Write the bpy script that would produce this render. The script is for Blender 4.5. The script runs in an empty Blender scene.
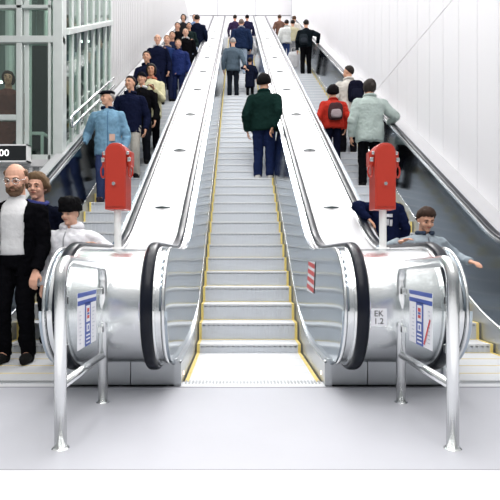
import bpy, bmesh, math, random
from mathutils import Vector, Matrix, noise
from mathutils.bvhtree import BVHTree
PI = math.pi
random.seed(7)
SC = bpy.context.scene
COL = SC.collection

# ------------------------------------------------------------------ camera
F, PX, PY, CZ = 518.0, 237.0, 256.0, 0.93
cd = bpy.data.cameras.new('camera'); cam = bpy.data.objects.new('camera', cd); COL.objects.link(cam)
cam.location = (0, 0, CZ); cam.rotation_euler = (PI/2, 0, 0)
cd.sensor_width = 36; cd.lens = 36*F/500; cd.shift_x = (250-PX)/500; cd.shift_y = (PY-250)/500
cd.clip_start = .05; cd.clip_end = 200
SC.camera = cam
SC.view_settings.view_transform = 'Standard'; SC.view_settings.look = 'None'
SC.view_settings.gamma = 1; SC.view_settings.exposure = 0.0
try: SC.view_settings.use_curve_mapping = False
except Exception: pass

# ------------------------------------------------------------------ materials
def mat(name, col, rough=.5, metal=0., bump=0., bscale=40., var=0., vscale=6., stretch=(1,1,1), spec=.5, coat=0., aniso=0.):
    m = bpy.data.materials.new(name); m.use_nodes = True
    nt = m.node_tree; b = nt.nodes['Principled BSDF']
    b.inputs['Base Color'].default_value = (*col, 1); b.inputs['Roughness'].default_value = rough
    b.inputs['Metallic'].default_value = metal
    b.inputs['Specular IOR Level'].default_value = spec
    b.inputs['Coat Weight'].default_value = coat
    if bump or var:
        tc = nt.nodes.new('ShaderNodeTexCoord'); mp = nt.nodes.new('ShaderNodeMapping')
        mp.inputs['Scale'].default_value = stretch
        nt.links.new(tc.outputs['Object'], mp.inputs['Vector'])
    if bump:
        n = nt.nodes.new('ShaderNodeTexNoise'); n.inputs['Scale'].default_value = bscale; n.inputs['Detail'].default_value = 4
        bp = nt.nodes.new('ShaderNodeBump'); bp.inputs['Strength'].default_value = bump; bp.inputs['Distance'].default_value = .01
        nt.links.new(mp.outputs[0], n.inputs['Vector']); nt.links.new(n.outputs['Fac'], bp.inputs['Height'])
        nt.links.new(bp.outputs[0], b.inputs['Normal'])
    if var:
        n = nt.nodes.new('ShaderNodeTexNoise'); n.inputs['Scale'].default_value = vscale; n.inputs['Detail'].default_value = 3
        mx = nt.nodes.new('ShaderNodeMix'); mx.data_type = 'RGBA'
        mx.inputs[6].default_value = (*[max(0, c*(1-var)) for c in col], 1)
        mx.inputs[7].default_value = (*[min(1, c*(1+var)) for c in col], 1)
        nt.links.new(mp.outputs[0], n.inputs['Vector']); nt.links.new(n.outputs['Fac'], mx.inputs[0])
        nt.links.new(mx.outputs[2], b.inputs['Base Color'])
    return m
M = {}
M['steel'] = mat('brushed_stainless', (.80,.82,.83), .24, 1, .04, 30, .05, 3, (1,12,12))
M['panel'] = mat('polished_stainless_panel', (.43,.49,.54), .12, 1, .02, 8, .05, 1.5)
M['dark_reflection_panel'] = mat('panel_dark_reflection_tint', (.16,.19,.23), .13, 1, .02, 8, .08, 1.5)  # panel steel darkened in colour for the crowd's dark coats mirrored in it
M['mid_reflection_panel'] = mat('panel_grey_reflection_tint', (.29,.33,.37), .13, 1, .02, 8, .08, 1.5)  # panel steel darkened in colour for the rider's dark reflection
M['deck'] = mat('bright_aluminium_deck', (.50,.50,.515), .48, .45, 0, 1, .03, 3)
M['chrome'] = mat('polished_steel_tube', (.84,.855,.855), .24, 1, .02, 60)
M['rubber'] = mat('black_rubber_handrail', (.004,.006,.013), .28, 0, 0, 1, .1, 5, spec=.25)
M['step'] = mat('cast_aluminium_step', (.60,.63,.67), .42, .3, 0, 1, .08, 7, (14,1,1))
M['tread'] = mat('ribbed_aluminium_tread', (.74,.75,.77), .45, .3, 0, 1, .07, 6, (16,1,1))
M['yellow'] = mat('yellow_demarcation_paint', (.78,.62,.20), .5, 0, 0, 1, .12, 20)
M['skirt'] = mat('satin_skirt_steel', (.56,.58,.60), .34, .8, 0, 1, .06, 4)
M['white_wall'] = mat('white_wall_panel', (.80,.79,.815), .55, 0, 0, 1, .015, 1)
M['groove'] = mat('dark_joint_filler', (.30,.30,.33), .7)  # plain dark grey of panel joints and floor lines
M['wallgrey'] = mat('pale_grey_fluted_wall', (.60,.595,.60), .6, 0, 0, 1, .03, 3, (1,8,1))
M['floor'] = mat('grey_stone_floor', (.50,.505,.545), .36, 0, .03, 40, .05, 2.2)
M['floor_pale'] = mat('pale_stone_border', (.70,.70,.72), .4, 0, .02, 40, .03, 3)
M['red'] = mat('red_lacquered_metal', (.50,.036,.018), .36, 0, .03, 30, .06, 9, coat=.2)
M['post_white'] = mat('white_painted_post', (.86,.86,.85), .4)
M['white_paint'] = mat('white_enamel', (.9,.9,.9), .35)
M['sign_white'] = mat('white_notice_print', (.88,.88,.92), .4)
M['sign_blue'] = mat('blue_notice_print', (.05,.10,.42), .4)
M['sign_red'] = mat('red_notice_print', (.65,.05,.05), .4)
M['sign_grey'] = mat('grey_notice_print', (.55,.57,.66), .4)
M['ink'] = mat('black_ink', (.02,.02,.025), .5)
M['dark_box'] = mat('dark_sign_box', (.012,.014,.016), .3)
M['dark_inside'] = mat('dark_green_interior', (.20,.25,.23), .6, 0, 0, 1, .5, 2, (6,6,.5))
M['mullion'] = mat('pale_aluminium_mullion', (.62,.66,.64), .35, .3, 0, 1, .08, 6)
M['pipe'] = mat('dark_steel_column', (.10,.13,.13), .4, .5)
def glass(name, tint, trans):
    m = bpy.data.materials.new(name); m.use_nodes = True; nt = m.node_tree
    b = nt.nodes['Principled BSDF']; out = nt.nodes['Material Output']
    b.inputs['Base Color'].default_value = (*tint, 1); b.inputs['Roughness'].default_value = .04
    tr = nt.nodes.new('ShaderNodeBsdfTransparent'); tr.inputs['Color'].default_value = (*tint, 1)
    gl = nt.nodes.new('ShaderNodeBsdfGlossy'); gl.inputs['Roughness'].default_value = .03
    mx = nt.nodes.new('ShaderNodeMixShader'); lw = nt.nodes.new('ShaderNodeLayerWeight'); lw.inputs['Blend'].default_value = .5
    pw = nt.nodes.new('ShaderNodeMath'); pw.operation='POWER'; pw.inputs[1].default_value = 5
    fr = nt.nodes.new('ShaderNodeMath'); fr.operation='MULTIPLY_ADD'; fr.inputs[1].default_value = trans; fr.inputs[2].default_value = trans*.06
    nt.links.new(lw.outputs['Facing'], pw.inputs[0]); nt.links.new(pw.outputs[0], fr.inputs[0])
    nt.links.new(fr.outputs[0], mx.inputs[0]); nt.links.new(tr.outputs[0], mx.inputs[1]); nt.links.new(gl.outputs[0], mx.inputs[2])
    nt.links.new(mx.outputs[0], out.inputs['Surface'])
    nt.nodes.remove(b)
    return m
M['glass'] = glass('green_tinted_glass', (.84,.92,.88), .9)
M['acrylic'] = glass('clear_acrylic', (.97,.985,.985), .25)
def emis(name, col, s):
    m = bpy.data.materials.new(name); m.use_nodes = True; b = m.node_tree.nodes['Principled BSDF']
    b.inputs['Base Color'].default_value = (*col,1); b.inputs['Emission Color'].default_value = (*col,1); b.inputs['Emission Strength'].default_value = s
    return m
M['comb_lamp'] = emis('warm_comb_lamp', (1,.72,.6), 1.6)
M['tube_lamp'] = emis('white_tube_lamp', (.95,1,.97), 4)
M['lettering'] = emis('lit_white_lettering', (1,1,1), 1.2)
_cm = {}
def cloth(col, rough=.85):
    k = (tuple(col), rough)
    if k not in _cm:
        _cm[k] = mat('fabric_%d' % len(_cm), [c*(.82 if max(col)>.1 else .6) for c in col], rough, 0, .35, 45, .2, 9, spec=(.08 if max(col)>.1 else .01))
    return _cm[k]
def skinm(col):
    k = ('skin', tuple(col))
    if k not in _cm: _cm[k] = mat('skin_%d' % len(_cm), (col[0]*.92,col[1]*.82,col[2]*.74), .5, 0, .05, 120, .06, 20, spec=.35)
    return _cm[k]
def hairm(col):
    k = ('hair', tuple(col))
    if k not in _cm: _cm[k] = mat('hair_%d' % len(_cm), [c*.75 for c in col], .7, 0, .6, 60, .3, 40, (1,1,.25), spec=(.05 if max(col)<.012 else .2))
    return _cm[k]

# ------------------------------------------------------------------ mesh helpers
class MB:
    def __init__(s): s.v=[]; s.f=[]; s.m=[]
    def add(s, vs, fs, mi=0):
        o=len(s.v); s.v += [tuple(v) for v in vs]; s.f += [tuple(i+o for i in f) for f in fs]; s.m += [mi]*len(fs)
        return s
    def box(s, x0,x1,y0,y1,z0,z1, mi=0):
        vs=[(x,y,z) for z in (z0,z1) for y in (y0,y1) for x in (x0,x1)]
        return s.add(vs, [(0,2,3,1),(4,5,7,6),(0,1,5,4),(2,6,7,3),(0,4,6,2),(1,3,7,5)], mi)
    def rings(s, rings, mi=0, cap=True, closed=False):
        n=len(rings[0]); vs=[p for r in rings for p in r]; fs=[]
        K=len(rings)
        for i in range(K if closed else K-1):
            a=i*n; b=((i+1)%K)*n
            for j in range(n): fs.append((a+j, a+(j+1)%n, b+(j+1)%n, b+j))
        if cap and not closed:
            fs.append(tuple(range(n-1,-1,-1))); fs.append(tuple((K-1)*n+j for j in range(n)))
        return s.add(vs, fs, mi)
    def cone(s, p, r, q, t, n=12, mi=0, flat=False):
        """tapered capsule (or flat ended) between p and q"""
        p=Vector(p); q=Vector(q); d=q-p; L=d.length
        if L<1e-6: d=Vector((0,0,1))
        d.normalize(); u=d.orthogonal().normalized(); w=d.cross(u)
        def ring(c, rr): return [c+u*(rr*math.cos(2*PI*j/n))+w*(rr*math.sin(2*PI*j/n)) for j in range(n)]
        R=[]
        if not flat:
            for a in (-80,-55,-28): R.append(ring(p+d*(r*math.sin(math.radians(a))), r*math.cos(math.radians(a))))
        R.append(ring(p,r)); R.append(ring(q,t))
        if not flat:
            for a in (28,55,80): R.append(ring(q+d*(t*math.sin(math.radians(a))), t*math.cos(math.radians(a))))
        return s.rings(R, mi)
    def ell(s, c, rad, rot=None, nu=16, nv=10, mi=0):
        c=Vector(c); vs=[]; fs=[]
        rot = rot or Matrix.Identity(3)
        for i in range(1,nv):
            th=PI*i/nv
            for j in range(nu):
                ph=2*PI*j/nu
                vs.append(c+rot@Vector((rad[0]*math.sin(th)*math.cos(ph), rad[1]*math.sin(th)*math.sin(ph), rad[2]*math.cos(th))))
        t=len(vs); vs.append(c+rot@Vector((0,0,rad[2]))); vs.append(c+rot@Vector((0,0,-rad[2])))
        for i in range(nv-2):
            for j in range(nu):
                fs.append((i*nu+j, (i+1)*nu+j, (i+1)*nu+(j+1)%nu, i*nu+(j+1)%nu))
        for j in range(nu):
            fs.append((t, j, (j+1)%nu)); b=(nv-2)*nu
            fs.append((t+1, b+(j+1)%nu, b+j))
        return s.add(vs, fs, mi)
    def tube(s, pts, r, n=10, mi=0, closed=False):
        pts=[Vector(p) for p in pts]; R=[]; K=len(pts); u=None
        for i,p in enumerate(pts):
            a=pts[(i-1)%K] if (closed or i>0) else p; b=pts[(i+1)%K] if (closed or i<K-1) else p
            d=(b-a).normalized()
            if u is None: u=d.orthogonal().normalized()
            u=(u-d*u.dot(d)).normalized(); w=d.cross(u)
            rr=r[i] if isinstance(r,(list,tuple)) else r
            R.append([p+u*(rr*math.cos(2*PI*j/n))+w*(rr*math.sin(2*PI*j/n)) for j in range(n)])
        return s.rings(R, mi, closed=closed)
    def mesh(s, name='m'):
        me=bpy.data.meshes.new(name); me.from_pydata(s.v, [], s.f); me.update()
        bm=bmesh.new(); bm.from_mesh(me); bmesh.ops.recalc_face_normals(bm, faces=bm.faces); bm.to_mesh(me); bm.free()
        if len(me.polygons)==len(s.m): me.polygons.foreach_set('material_index', s.m)
        return me

def link(name, me, mats, parent=None, smooth=False):
    o=bpy.data.objects.new(name, me); COL.objects.link(o)
    for m in (mats if isinstance(mats,(list,tuple)) else [mats]): me.materials.append(m)
    if smooth: me.polygons.foreach_set('use_smooth', [True]*len(me.polygons))
    if parent: o.parent=parent
    return o
def obj(name, mb, mats, parent=None, smooth=False, bevel=0, seg=2):
    o=link(name, mb.mesh(name), mats, parent, smooth)
    if bevel:
        b=o.modifiers.new('bevel','BEVEL'); b.width=bevel; b.segments=seg; b.limit_method='ANGLE'; b.angle_limit=math.radians(40)
    return o
def empty(name, loc=(0,0,0), rz=0):
    o=bpy.data.objects.new(name, None); COL.objects.link(o); o.location=loc; o.rotation_euler=(0,0,rz); o.empty_display_size=.1
    return o
def tag(o, label, cat, group=None):
    o['label']=label; o['category']=cat
    if group: o['group']=group
    return o
def struct(name, mb, mats, parent=None, **k):
    o=obj(name, mb, mats, parent, **k); o['kind']='structure'; return o

def voxel(mb, size, smooth=2, disp=0., dscale=9., seed=0., stretch=1.):
    """closed shapes of one part grown together into one continuous surface"""
    me=mb.mesh('tmp'); o=bpy.data.objects.new('tmp', me); COL.objects.link(o)
    r=o.modifiers.new('r','REMESH'); r.mode='VOXEL'; r.voxel_size=size; r.adaptivity=0
    if smooth:
        sm=o.modifiers.new('s','SMOOTH'); sm.factor=.5; sm.iterations=smooth
    dg=bpy.context.evaluated_depsgraph_get(); ev=o.evaluated_get(dg)
    out=bpy.data.meshes.new_from_object(ev)
    bpy.data.objects.remove(o); bpy.data.meshes.remove(me)
    if disp:
        off=Vector((seed*3.1, seed*1.7, seed))
        ns=[v.normal.copy() for v in out.vertices]
        for v,n in zip(out.vertices, ns):
            p=v.co*dscale
            q=Vector((p.x, p.y, p.z*stretch))+off
            v.co += n*(disp*(noise.noise(q)+.9*(.35-abs(noise.noise(q*1.9)))*1.4+.35*noise.noise(q*4.1)))
    out.update()
    return out

# ------------------------------------------------------------------ escalator geometry
TAN=.5774
Y0=4.84                      # where the nosing line meets the floor
def nose(Y): return (Y-Y0)*TAN
YTOP=24.6
ZTOP=nose(YTOP)
PITCH,RISE=.288,.1663
def stepY(k): return 5.56+PITCH*(k-3)
def stepZ(k): return .414+RISE*(k-3)
NST=68
YC,ZC,RD=3.665,.582,.405      # newel drum

def hr_path(h_flat, h_inc, r):
    """handrail centre line in (Y,Z): under the newel, round its front, level, up the slope"""
    pts=[]
    pts.append((YC+.10, ZC-r))
    for i in range(0,25):
        a=-PI/2-PI*i/24
        pts.append((YC+r*math.cos(a), ZC+r*math.sin(a)))
    zt=ZC+r
    yb=Y0+(zt-h_inc)/TAN     # bend point
    L=.45
    pts.append((yb-L-.3, zt))
    for i in range(9):
        t=i/8; a=(yb-L,zt); b=(yb,zt); c=(yb+L*math.cos(PI/6), zt+L*math.sin(PI/6))
        pts.append(((1-t)**2*a[0]+2*t*(1-t)*b[0]+t*t*c[0], (1-t)**2*a[1]+2*t*(1-t)*b[1]+t*t*c[1]))
    n=16
    for i in range(1,n+1):
        Y=pts[34][0]+(YTOP-pts[34][0])*i/n if False else (yb+.4)+(YTOP-yb-.4)*i/n
        pts.append((Y, nose(Y)+h_inc))
    pts.append((YTOP+.3, pts[-1][1]+.10)); pts.append((YTOP+1.0, pts[-1][1]+.02))
    return pts
def sweep(path, X, prof):
    """prof: list of (dx, dn) closed section, dn along the path's outward normal"""
    R=[]
    K=len(path)
    for i,(y,z) in enumerate(path):
        a=path[max(0,i-1)]; b=path[min(K-1,i+1)]
        ty,tz=b[0]-a[0],b[1]-a[1]; L=math.hypot(ty,tz); ty/=L; tz/=L
        ny,nz=-tz,ty           # left normal
        R.append([(X+dx, y+ny*dn, z+nz*dn) for dx,dn in prof])
    mb=MB(); mb.rings(R); return mb
def oval(w, t, n=12):
    return [(w*(abs(math.cos(2*PI*j/n))**.7)*(1 if math.cos(2*PI*j/n)>=0 else -1), t*math.sin(2*PI*j/n)) for j in range(n)]
# direction: path runs under -> front -> top -> up; outward normal of the semicircle traversed that way
def fix_normal(path):
    return path
HRP=hr_path(0,.905,RD+.022)
# clamp: outward must be +z on the top run; left normal of (+y) direction is +z -> ok

def handrail(X, parent):
    o=obj('handrail', sweep(HRP, X, oval(.040,.021,14)), M['rubber'], parent, smooth=True)
    g=sweep(hr_path(0,.905,RD+.022), X, [(-.05,-.030),(.05,-.030),(.05,-.012),(.030,-.008),(-.030,-.008),(-.05,-.012)])
    obj('guide_rail', g, M['chrome'], o)
    return o

def z_top(Y, r=RD):
    if Y<YC: return ZC+math.sqrt(max(0,r*r-(YC-Y)**2))
    yb=Y0+(ZC+r-.88)/TAN
    zt=ZC+r
    if Y<yb-.4: return zt
    if Y<yb+.4:
        t=(Y-yb+.4)/.8; return zt+ (t*t)*.4*TAN
    if Y<=YTOP: return nose(Y)+.88
    return ZTOP+.88+min(Y-YTOP,.2)*.3
def z_bot(Y, r=RD):
    if Y<YC: return ZC-math.sqrt(max(0,r*r-(YC-Y)**2))
    yb=4.97
    if Y<yb-.7: return .16
    if Y<yb+.7:
        t=(Y-yb+.7)/1.4; return .16+t*t*.7*TAN
    if Y<=YTOP: return .16+(Y-yb)*TAN
    return .16+(YTOP-yb)*TAN
def ysamples():
    ys=[YC-RD*math.cos(PI/2*i/18) for i in range(0,19)]
    ys+= [YC+.1*i for i in range(1,22)]
    y=ys[-1]
    while y<YTOP: y=min(YTOP,y+.8); ys.append(y)
    ys.append(YTOP+.9)
    return ys
def panel(Xtop, Xbot, side, parent, m='panel'):
    """inner balustrade sheet leaning from handrail to skirt; side=+1 if the escalator lies to +X of it"""
    ys=ysamples(); mb=MB(); A=[]; B=[]
    NT=6
    for Y in ys:
        b=min(1,max(0,(Y-4.2)/1.2)); xb=Xtop+(Xbot-Xtop)*(.45+.55*b)
        zt,zb=z_top(Y),z_bot(Y)
        A.append([(Xtop+(xb-Xtop)*(1-t/NT), Y, zb+(zt-zb)*t/NT) for t in range(NT+1)])
    n=len(ys); vs=[];fs=[]
    for layer in (0,-side*.02):
        for row in A: vs += [(p[0]+layer,p[1],p[2]) for p in row]
    w=NT+1; off=n*w
    for i in range(n-1):
        for t in range(NT):
            a=i*w+t; fs.append((a,a+1,a+w+1,a+w)); fs.append((off+a,off+a+w,off+a+w+1,off+a+1))
        fs.append((i*w,i*w+w,off+i*w+w,off+i*w)); fs.append((i*w+NT,off+i*w+NT,off+i*w+w+NT,i*w+w+NT))
    for i in (0,n-1):
        for t in range(NT): fs.append((i*w+t,off+i*w+t,off+i*w+t+1,i*w+t+1))
    mb.add(vs,fs)
    o=obj('balustrade_panel', mb, M[m], parent, smooth=True)
    e=o.modifiers.new('e','EDGE_SPLIT'); e.split_angle=math.radians(50)
    # rolled bright edge round the newel front
    pts=[(Xtop+side*.006, Y, z_bot(Y)) for Y in reversed(ys[:24])]+[(Xtop+side*.006, Y, z_top(Y)) for Y in ys[:30]]
    pts=[(Xtop+side*.004, YC+(RD-.004)*math.cos(a), ZC+(RD-.004)*math.sin(a)) for a in [-PI/2-PI*i/30 for i in range(31)]]
    obj('rolled_edge', MB().tube(pts,.013,8), M['chrome'], o, smooth=True)
    return o
def skirt(X, side, parent):
    mb=MB(); prof=[]
    ys=[3.70]+[y for y in ysamples() if y>YC+.05]
    for Y in ys:
        zt=z_bot(Y)+.02; zb=min(-.02, 0) if Y<4.9 else nose(Y)-.35
        prof.append([(X,Y,zb),(X,Y,zt),(X-side*.05,Y,zt),(X-side*.05,Y,zb)])
    mb.rings(prof)
    o=obj('skirt_plate', mb, M['skirt'], parent)
    # thin bright trim where panel meets skirt
    obj('skirt_trim', MB().tube([(X-side*.004,Y,z_bot(Y)+.012) for Y in ys],.009,6), M['chrome'], o, smooth=True)
    return o

step_cache={}
def make_steps(X0,X1,parent,lines=True):
    W=X1-X0
    # one step: riser with tread, local origin at nosing
    key=(round(W,3),lines)
    if key not in step_cache:
        mb=MB(); mb.box(0,W,0,PITCH+.02,-.03,0,1); mb.box(0,W,0,.03,-RISE-.012,-.002,0)
        n=int(W/.05)
        for i in range(n):      # shallow vertical cleats on the riser
            x=W*(i+.5)/n; mb.box(x-.014,x+.014,-.004,.002,-RISE+.004,-.014,0)
        mb.box(0.0,W,-.007,.012,-.016,.0015,1)
        ms=mb.mesh('step')
        y=MB()
        for xa,xb in ((.0,.028),(W-.028,W)):
            y.box(xa,xb,-.008,.014,-RISE,.003); y.box(xa,xb,.014,PITCH,-.01,.003)
        y.box(.028,W-.028,PITCH-.016,PITCH-.001,-.01,.003)
        my=y.mesh('demarcation_line')
        mf=MB(); mf.box(0,W,0,PITCH-.004,-.03,0)
        yf=MB()
        for xa,xb in ((.0,.028),(W-.028,W)): yf.box(xa,xb,0,PITCH-.004,-.01,.003)
        yf.box(.028,W-.028,PITCH-.020,PITCH-.010,-.01,.0025 if lines else -.004)
        step_cache[key]=[ms,my,mf.mesh('flat_step'),yf.mesh('demarcation_line'),False]
    ms,my,mf,myf,done=step_cache[key]
    first=not done
    if first:
        ms.materials.append(M['step']); ms.materials.append(M['tread']); mf.materials.append(M['tread'])
        my.materials.append(M['yellow']); myf.materials.append(M['yellow']); step_cache[key][4]=True
    for k in range(1,NST):
        s=bpy.data.objects.new('step', ms); COL.objects.link(s); s.parent=parent; s.location=(X0,stepY(k),stepZ(k))
        d=bpy.data.objects.new('demarcation_line', my); COL.objects.link(d); d.parent=s
    y=stepY(1)-PITCH
    while y>3.80:
        s=bpy.data.objects.new('step', mf); COL.objects.link(s); s.parent=parent; s.location=(X0,y,0)
        d=bpy.data.objects.new('demarcation_line', myf); COL.objects.link(d); d.parent=s
        y-=PITCH
    yl=y+PITCH
    c=MB(); c.box(X0-.02,X1+.02,3.685,yl-.004,-.03,.001)
    o=obj('comb_plate', c, M['tread'], parent)
    t=MB(); n=40
    for i in range(n):
        x=X0+(X1-X0)*(i+.5)/n; t.box(x-.006,x+.006,yl-.06,yl+.02,.0,.006)
    obj('comb_teeth', t, M['skirt'], o)

EDGE=.0
# X positions: handrails / panel tops / skirts
ESC={ 'middle': dict(hr=(-.569,.792), pt=(-.472,.690), sk=(-.400,.628), st=(-.386,.614)),
      'left':   dict(hr=(-2.41,-1.118), pt=(-2.335,-1.215), sk=(-2.255,-1.290), st=(-2.241,-1.304)),
      'right':  dict(hr=(1.350,2.63), pt=(1.450,2.555), sk=(1.525,2.475), st=(1.539,2.461)) }
LBL={'middle':'middle stainless steel escalator, nearly empty steps with yellow edges, between the two red boxes',
     'left':'stainless steel escalator crowded with descending people beside the glass enclosure',
     'right':'stainless steel escalator beside the plain white panelled wall'}
for nm,e in ESC.items():
    root=empty('escalator', (0,0,0)); tag(root, LBL[nm], 'escalator', 'escalators side by side')
    for i,side in ((0,1),(1,-1)):
        handrail(e['hr'][i], root)
        panel(e['pt'][i], e['sk'][i], side, root, 'dark_reflection_panel' if (nm=='left' and i==0) else ('mid_reflection_panel' if (nm=='right' and i==1) else 'panel'))
        s=skirt(e['sk'][i], side, root)
        lm=MB(); lm.cone((e['sk'][i],3.86,.06),.016,(e['sk'][i]+side*.006,3.86,.06),.014,12,0,True)
        l=obj('comb_lamp', lm, M['comb_lamp'], s)
    make_steps(e['st'][0], e['st'][1], root, nm!='middle')
    if nm=='middle':
        # red and white warning sticker on the right-hand panel
        def pan(Y,z):
            b=min(1,max(0,(Y-4.2)/1.2)); xt=e['pt'][1]; xb=xt+(e['sk'][1]-xt)*(.45+.55*b); zt,zb=z_top(Y),z_bot(Y)
            return xb+(xt-xb)*(z-zb)/(zt-zb)-.004
        def quad(mb,ya,yb,za,zb_,mi,d=0):
            mb.add([(pan(ya,za)-d,ya,za),(pan(yb,za)-d,yb,za),(pan(yb,zb_)-d,yb,zb_),(pan(ya,zb_)-d,ya,zb_)],[(0,1,2,3)],mi)
        st=MB(); ya,yb,za,zb_=4.52,4.90,.60,.88
        quad(st,ya,yb,za,zb_,0)
        for i in range(4):
            a=za+(zb_-za)*i/4; sl=.03
            st.add([(pan(ya,a+.005)-.002,ya,a+.005),(pan(yb,a+sl)-.002,yb,min(zb_,a+.005+sl)),(pan(yb,a+sl+.04)-.002,yb,min(zb_,a+.045+sl)),(pan(ya,a+.045)-.002,ya,a+.045)],[(0,1,2,3)],1)
        pa=[c for c in root.children if c.name.startswith('balustrade_panel')][1]
        obj('warning_sticker', st, [M['sign_white'],M['sign_red']], pa)

# decks with newel drums between the escalators
def deck_unit(x0,x1,label,num):
    root=empty('escalator_deck',(0,0,0)); tag(root,label,'escalator deck','metal decks between the escalators')
    xa,xb=x0+.012,x1-.012
    mb=MB()
    prof=[(YC+.55,ZC-RD+.03)]+[(YC+(RD-.01)*math.cos(-PI/2-PI*i/40), ZC+(RD-.01)*math.sin(-PI/2-PI*i/40)) for i in range(41)]+[(4.7,ZC+RD-.01),(4.9,ZC+RD-.002)]
    prof+=[(4.9,.6),(YC+.55,.4)]
    mb.rings([[(x,y,z) for y,z in prof] for x in (xa,xb)])
    o=obj('newel_drum', mb, M['steel'], root, smooth=True)
    e=o.modifiers.new('e','EDGE_SPLIT'); e.split_angle=math.radians(35)
    # inclined cover in plates
    y=4.9; first=True; yn=[4.9,7.0,9.8,12.6,15.4,18.2,21.0,YTOP]
    for i in range(len(yn)-1):
        p=MB(); R=[]
        ysub=[yn[i]+.004,yn[i+1]-.004] if i else [4.9,4.97,5.05,5.2,7.0-.004]
        for Y in ysub:
            z=max(z_top(Y)-.012, ZC+RD-.012)
            R.append([(xa,Y,z-.06),(xb,Y,z-.06),(xb,Y,z-.006),(xb-.05,Y,z-.006),(xa+.05,Y,z-.006),(xa,Y,z-.006)])
        p.rings(R); obj('deck_plate', p, M['deck'], root)
    p=MB(); z=z_top(YTOP); p.rings([[(xa,YTOP,z-.08),(xb,YTOP,z-.08),(xb,YTOP,z-.018),(xa,YTOP,z-.018)],[(xa,YTOP+.9,z-.02),(xb,YTOP+.9,z-.02),(xb,YTOP+.9,z+.04),(xa,YTOP+.9,z+.04)]])
    obj('deck_plate', p, M['deck'], root)
    # under structure closing the sides below the deck
    u=MB(); R=[]
    for Y in (5.0,YTOP): R.append([(xa,Y,nose(Y)-.35),(xb,Y,nose(Y)-.35),(xb,Y,z_top(Y)-.08),(xa,Y,z_top(Y)-.08)])
    u.rings(R); obj('truss_cladding', u, M['skirt'], root)
    # recessed base under the drum
    w=(x1-x0); pl=[(x0-.045,x0+.02+w*.30),(x0+.025+w*.30,x0+w*.60),(x0+w*.60+.005,x1+.045)]
    for a,b in pl:
        bm_=MB(); bm_.box(a,b,3.73,3.80,0,.19); obj('base_panel', bm_, M['skirt'], root, bevel=.004)
    bm_=MB(); bm_.box(x0+.03,x1-.03,3.80,4.9,0,.2); obj('plinth', bm_, M['skirt'], root)
    # deck stops: bowed dark bars with a pale cap
    cx=(x0+x1)/2
    Y=5.9
    while Y<23:
        z=z_top(Y)-.018
        s=MB(); s.rings([[(cx+.085*math.cos(a)*k, Y+.05*math.sin(a)*k*.866, z+h_+.05*math.sin(a)*k*.5) for a in [2*PI*j/16 for j in range(16)]] for k,h_ in ((1,0),(1,.012),(.6,.024))])
        st=obj('deck_stop', s, M['deck'], root)
        t=MB(); t.rings([[(cx+dx, Y-.035+.03*abs(dx)/.08+dy, z+.012+dz-.012*abs(dx)/.08*.5) for dy,dz in ((-.012,-.012),(.012,0),(.010,.012),(-.014,.004))] for dx in (-.085,-.05,0,.05,.085)])
        obj('stop_lip', t, M['pipe'], st)
        Y+=1.75
    return root
DL=deck_unit(-1.215,-.472,'pale metal deck with rounded steel newel between the crowded and the middle escalators',1)
DR=deck_unit(.690,1.450,'pale metal deck with rounded steel newel carrying the EK 1.2 sticker',2)

def text_mesh(body, size, align='CENTER', extr=0.):
    c=bpy.data.curves.new('t','FONT'); c.body=body; c.size=size; c.align_x=align; c.align_y='CENTER'; c.extrude=extr; c.resolution_u=3
    o=bpy.data.objects.new('t',c); COL.objects.link(o)
    me=bpy.data.meshes.new_from_object(o.evaluated_get(bpy.context.evaluated_depsgraph_get()))
    bpy.data.objects.remove(o); bpy.data.curves.remove(c); return me
# EK 1.2 sticker
dr=[c for c in DR.children if c.name.startswith('newel_drum')][0]
sx=.893; sy=YC-RD+.007; s=MB(); s.box(sx-.052,sx+.052,sy-.003,sy+.01,.488,.598)
sk=obj('number_sticker', s, M['sign_white'], DR)
for body,zz in (('EK',.566),('1.2',.518)):
    me=text_mesh(body,.052,extr=.0006); me.transform(Matrix.Translation((sx,sy-.0045,zz))@Matrix.Rotation(PI/2,4,'X'))
    link('lettering', me, M['ink'], sk)

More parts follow.
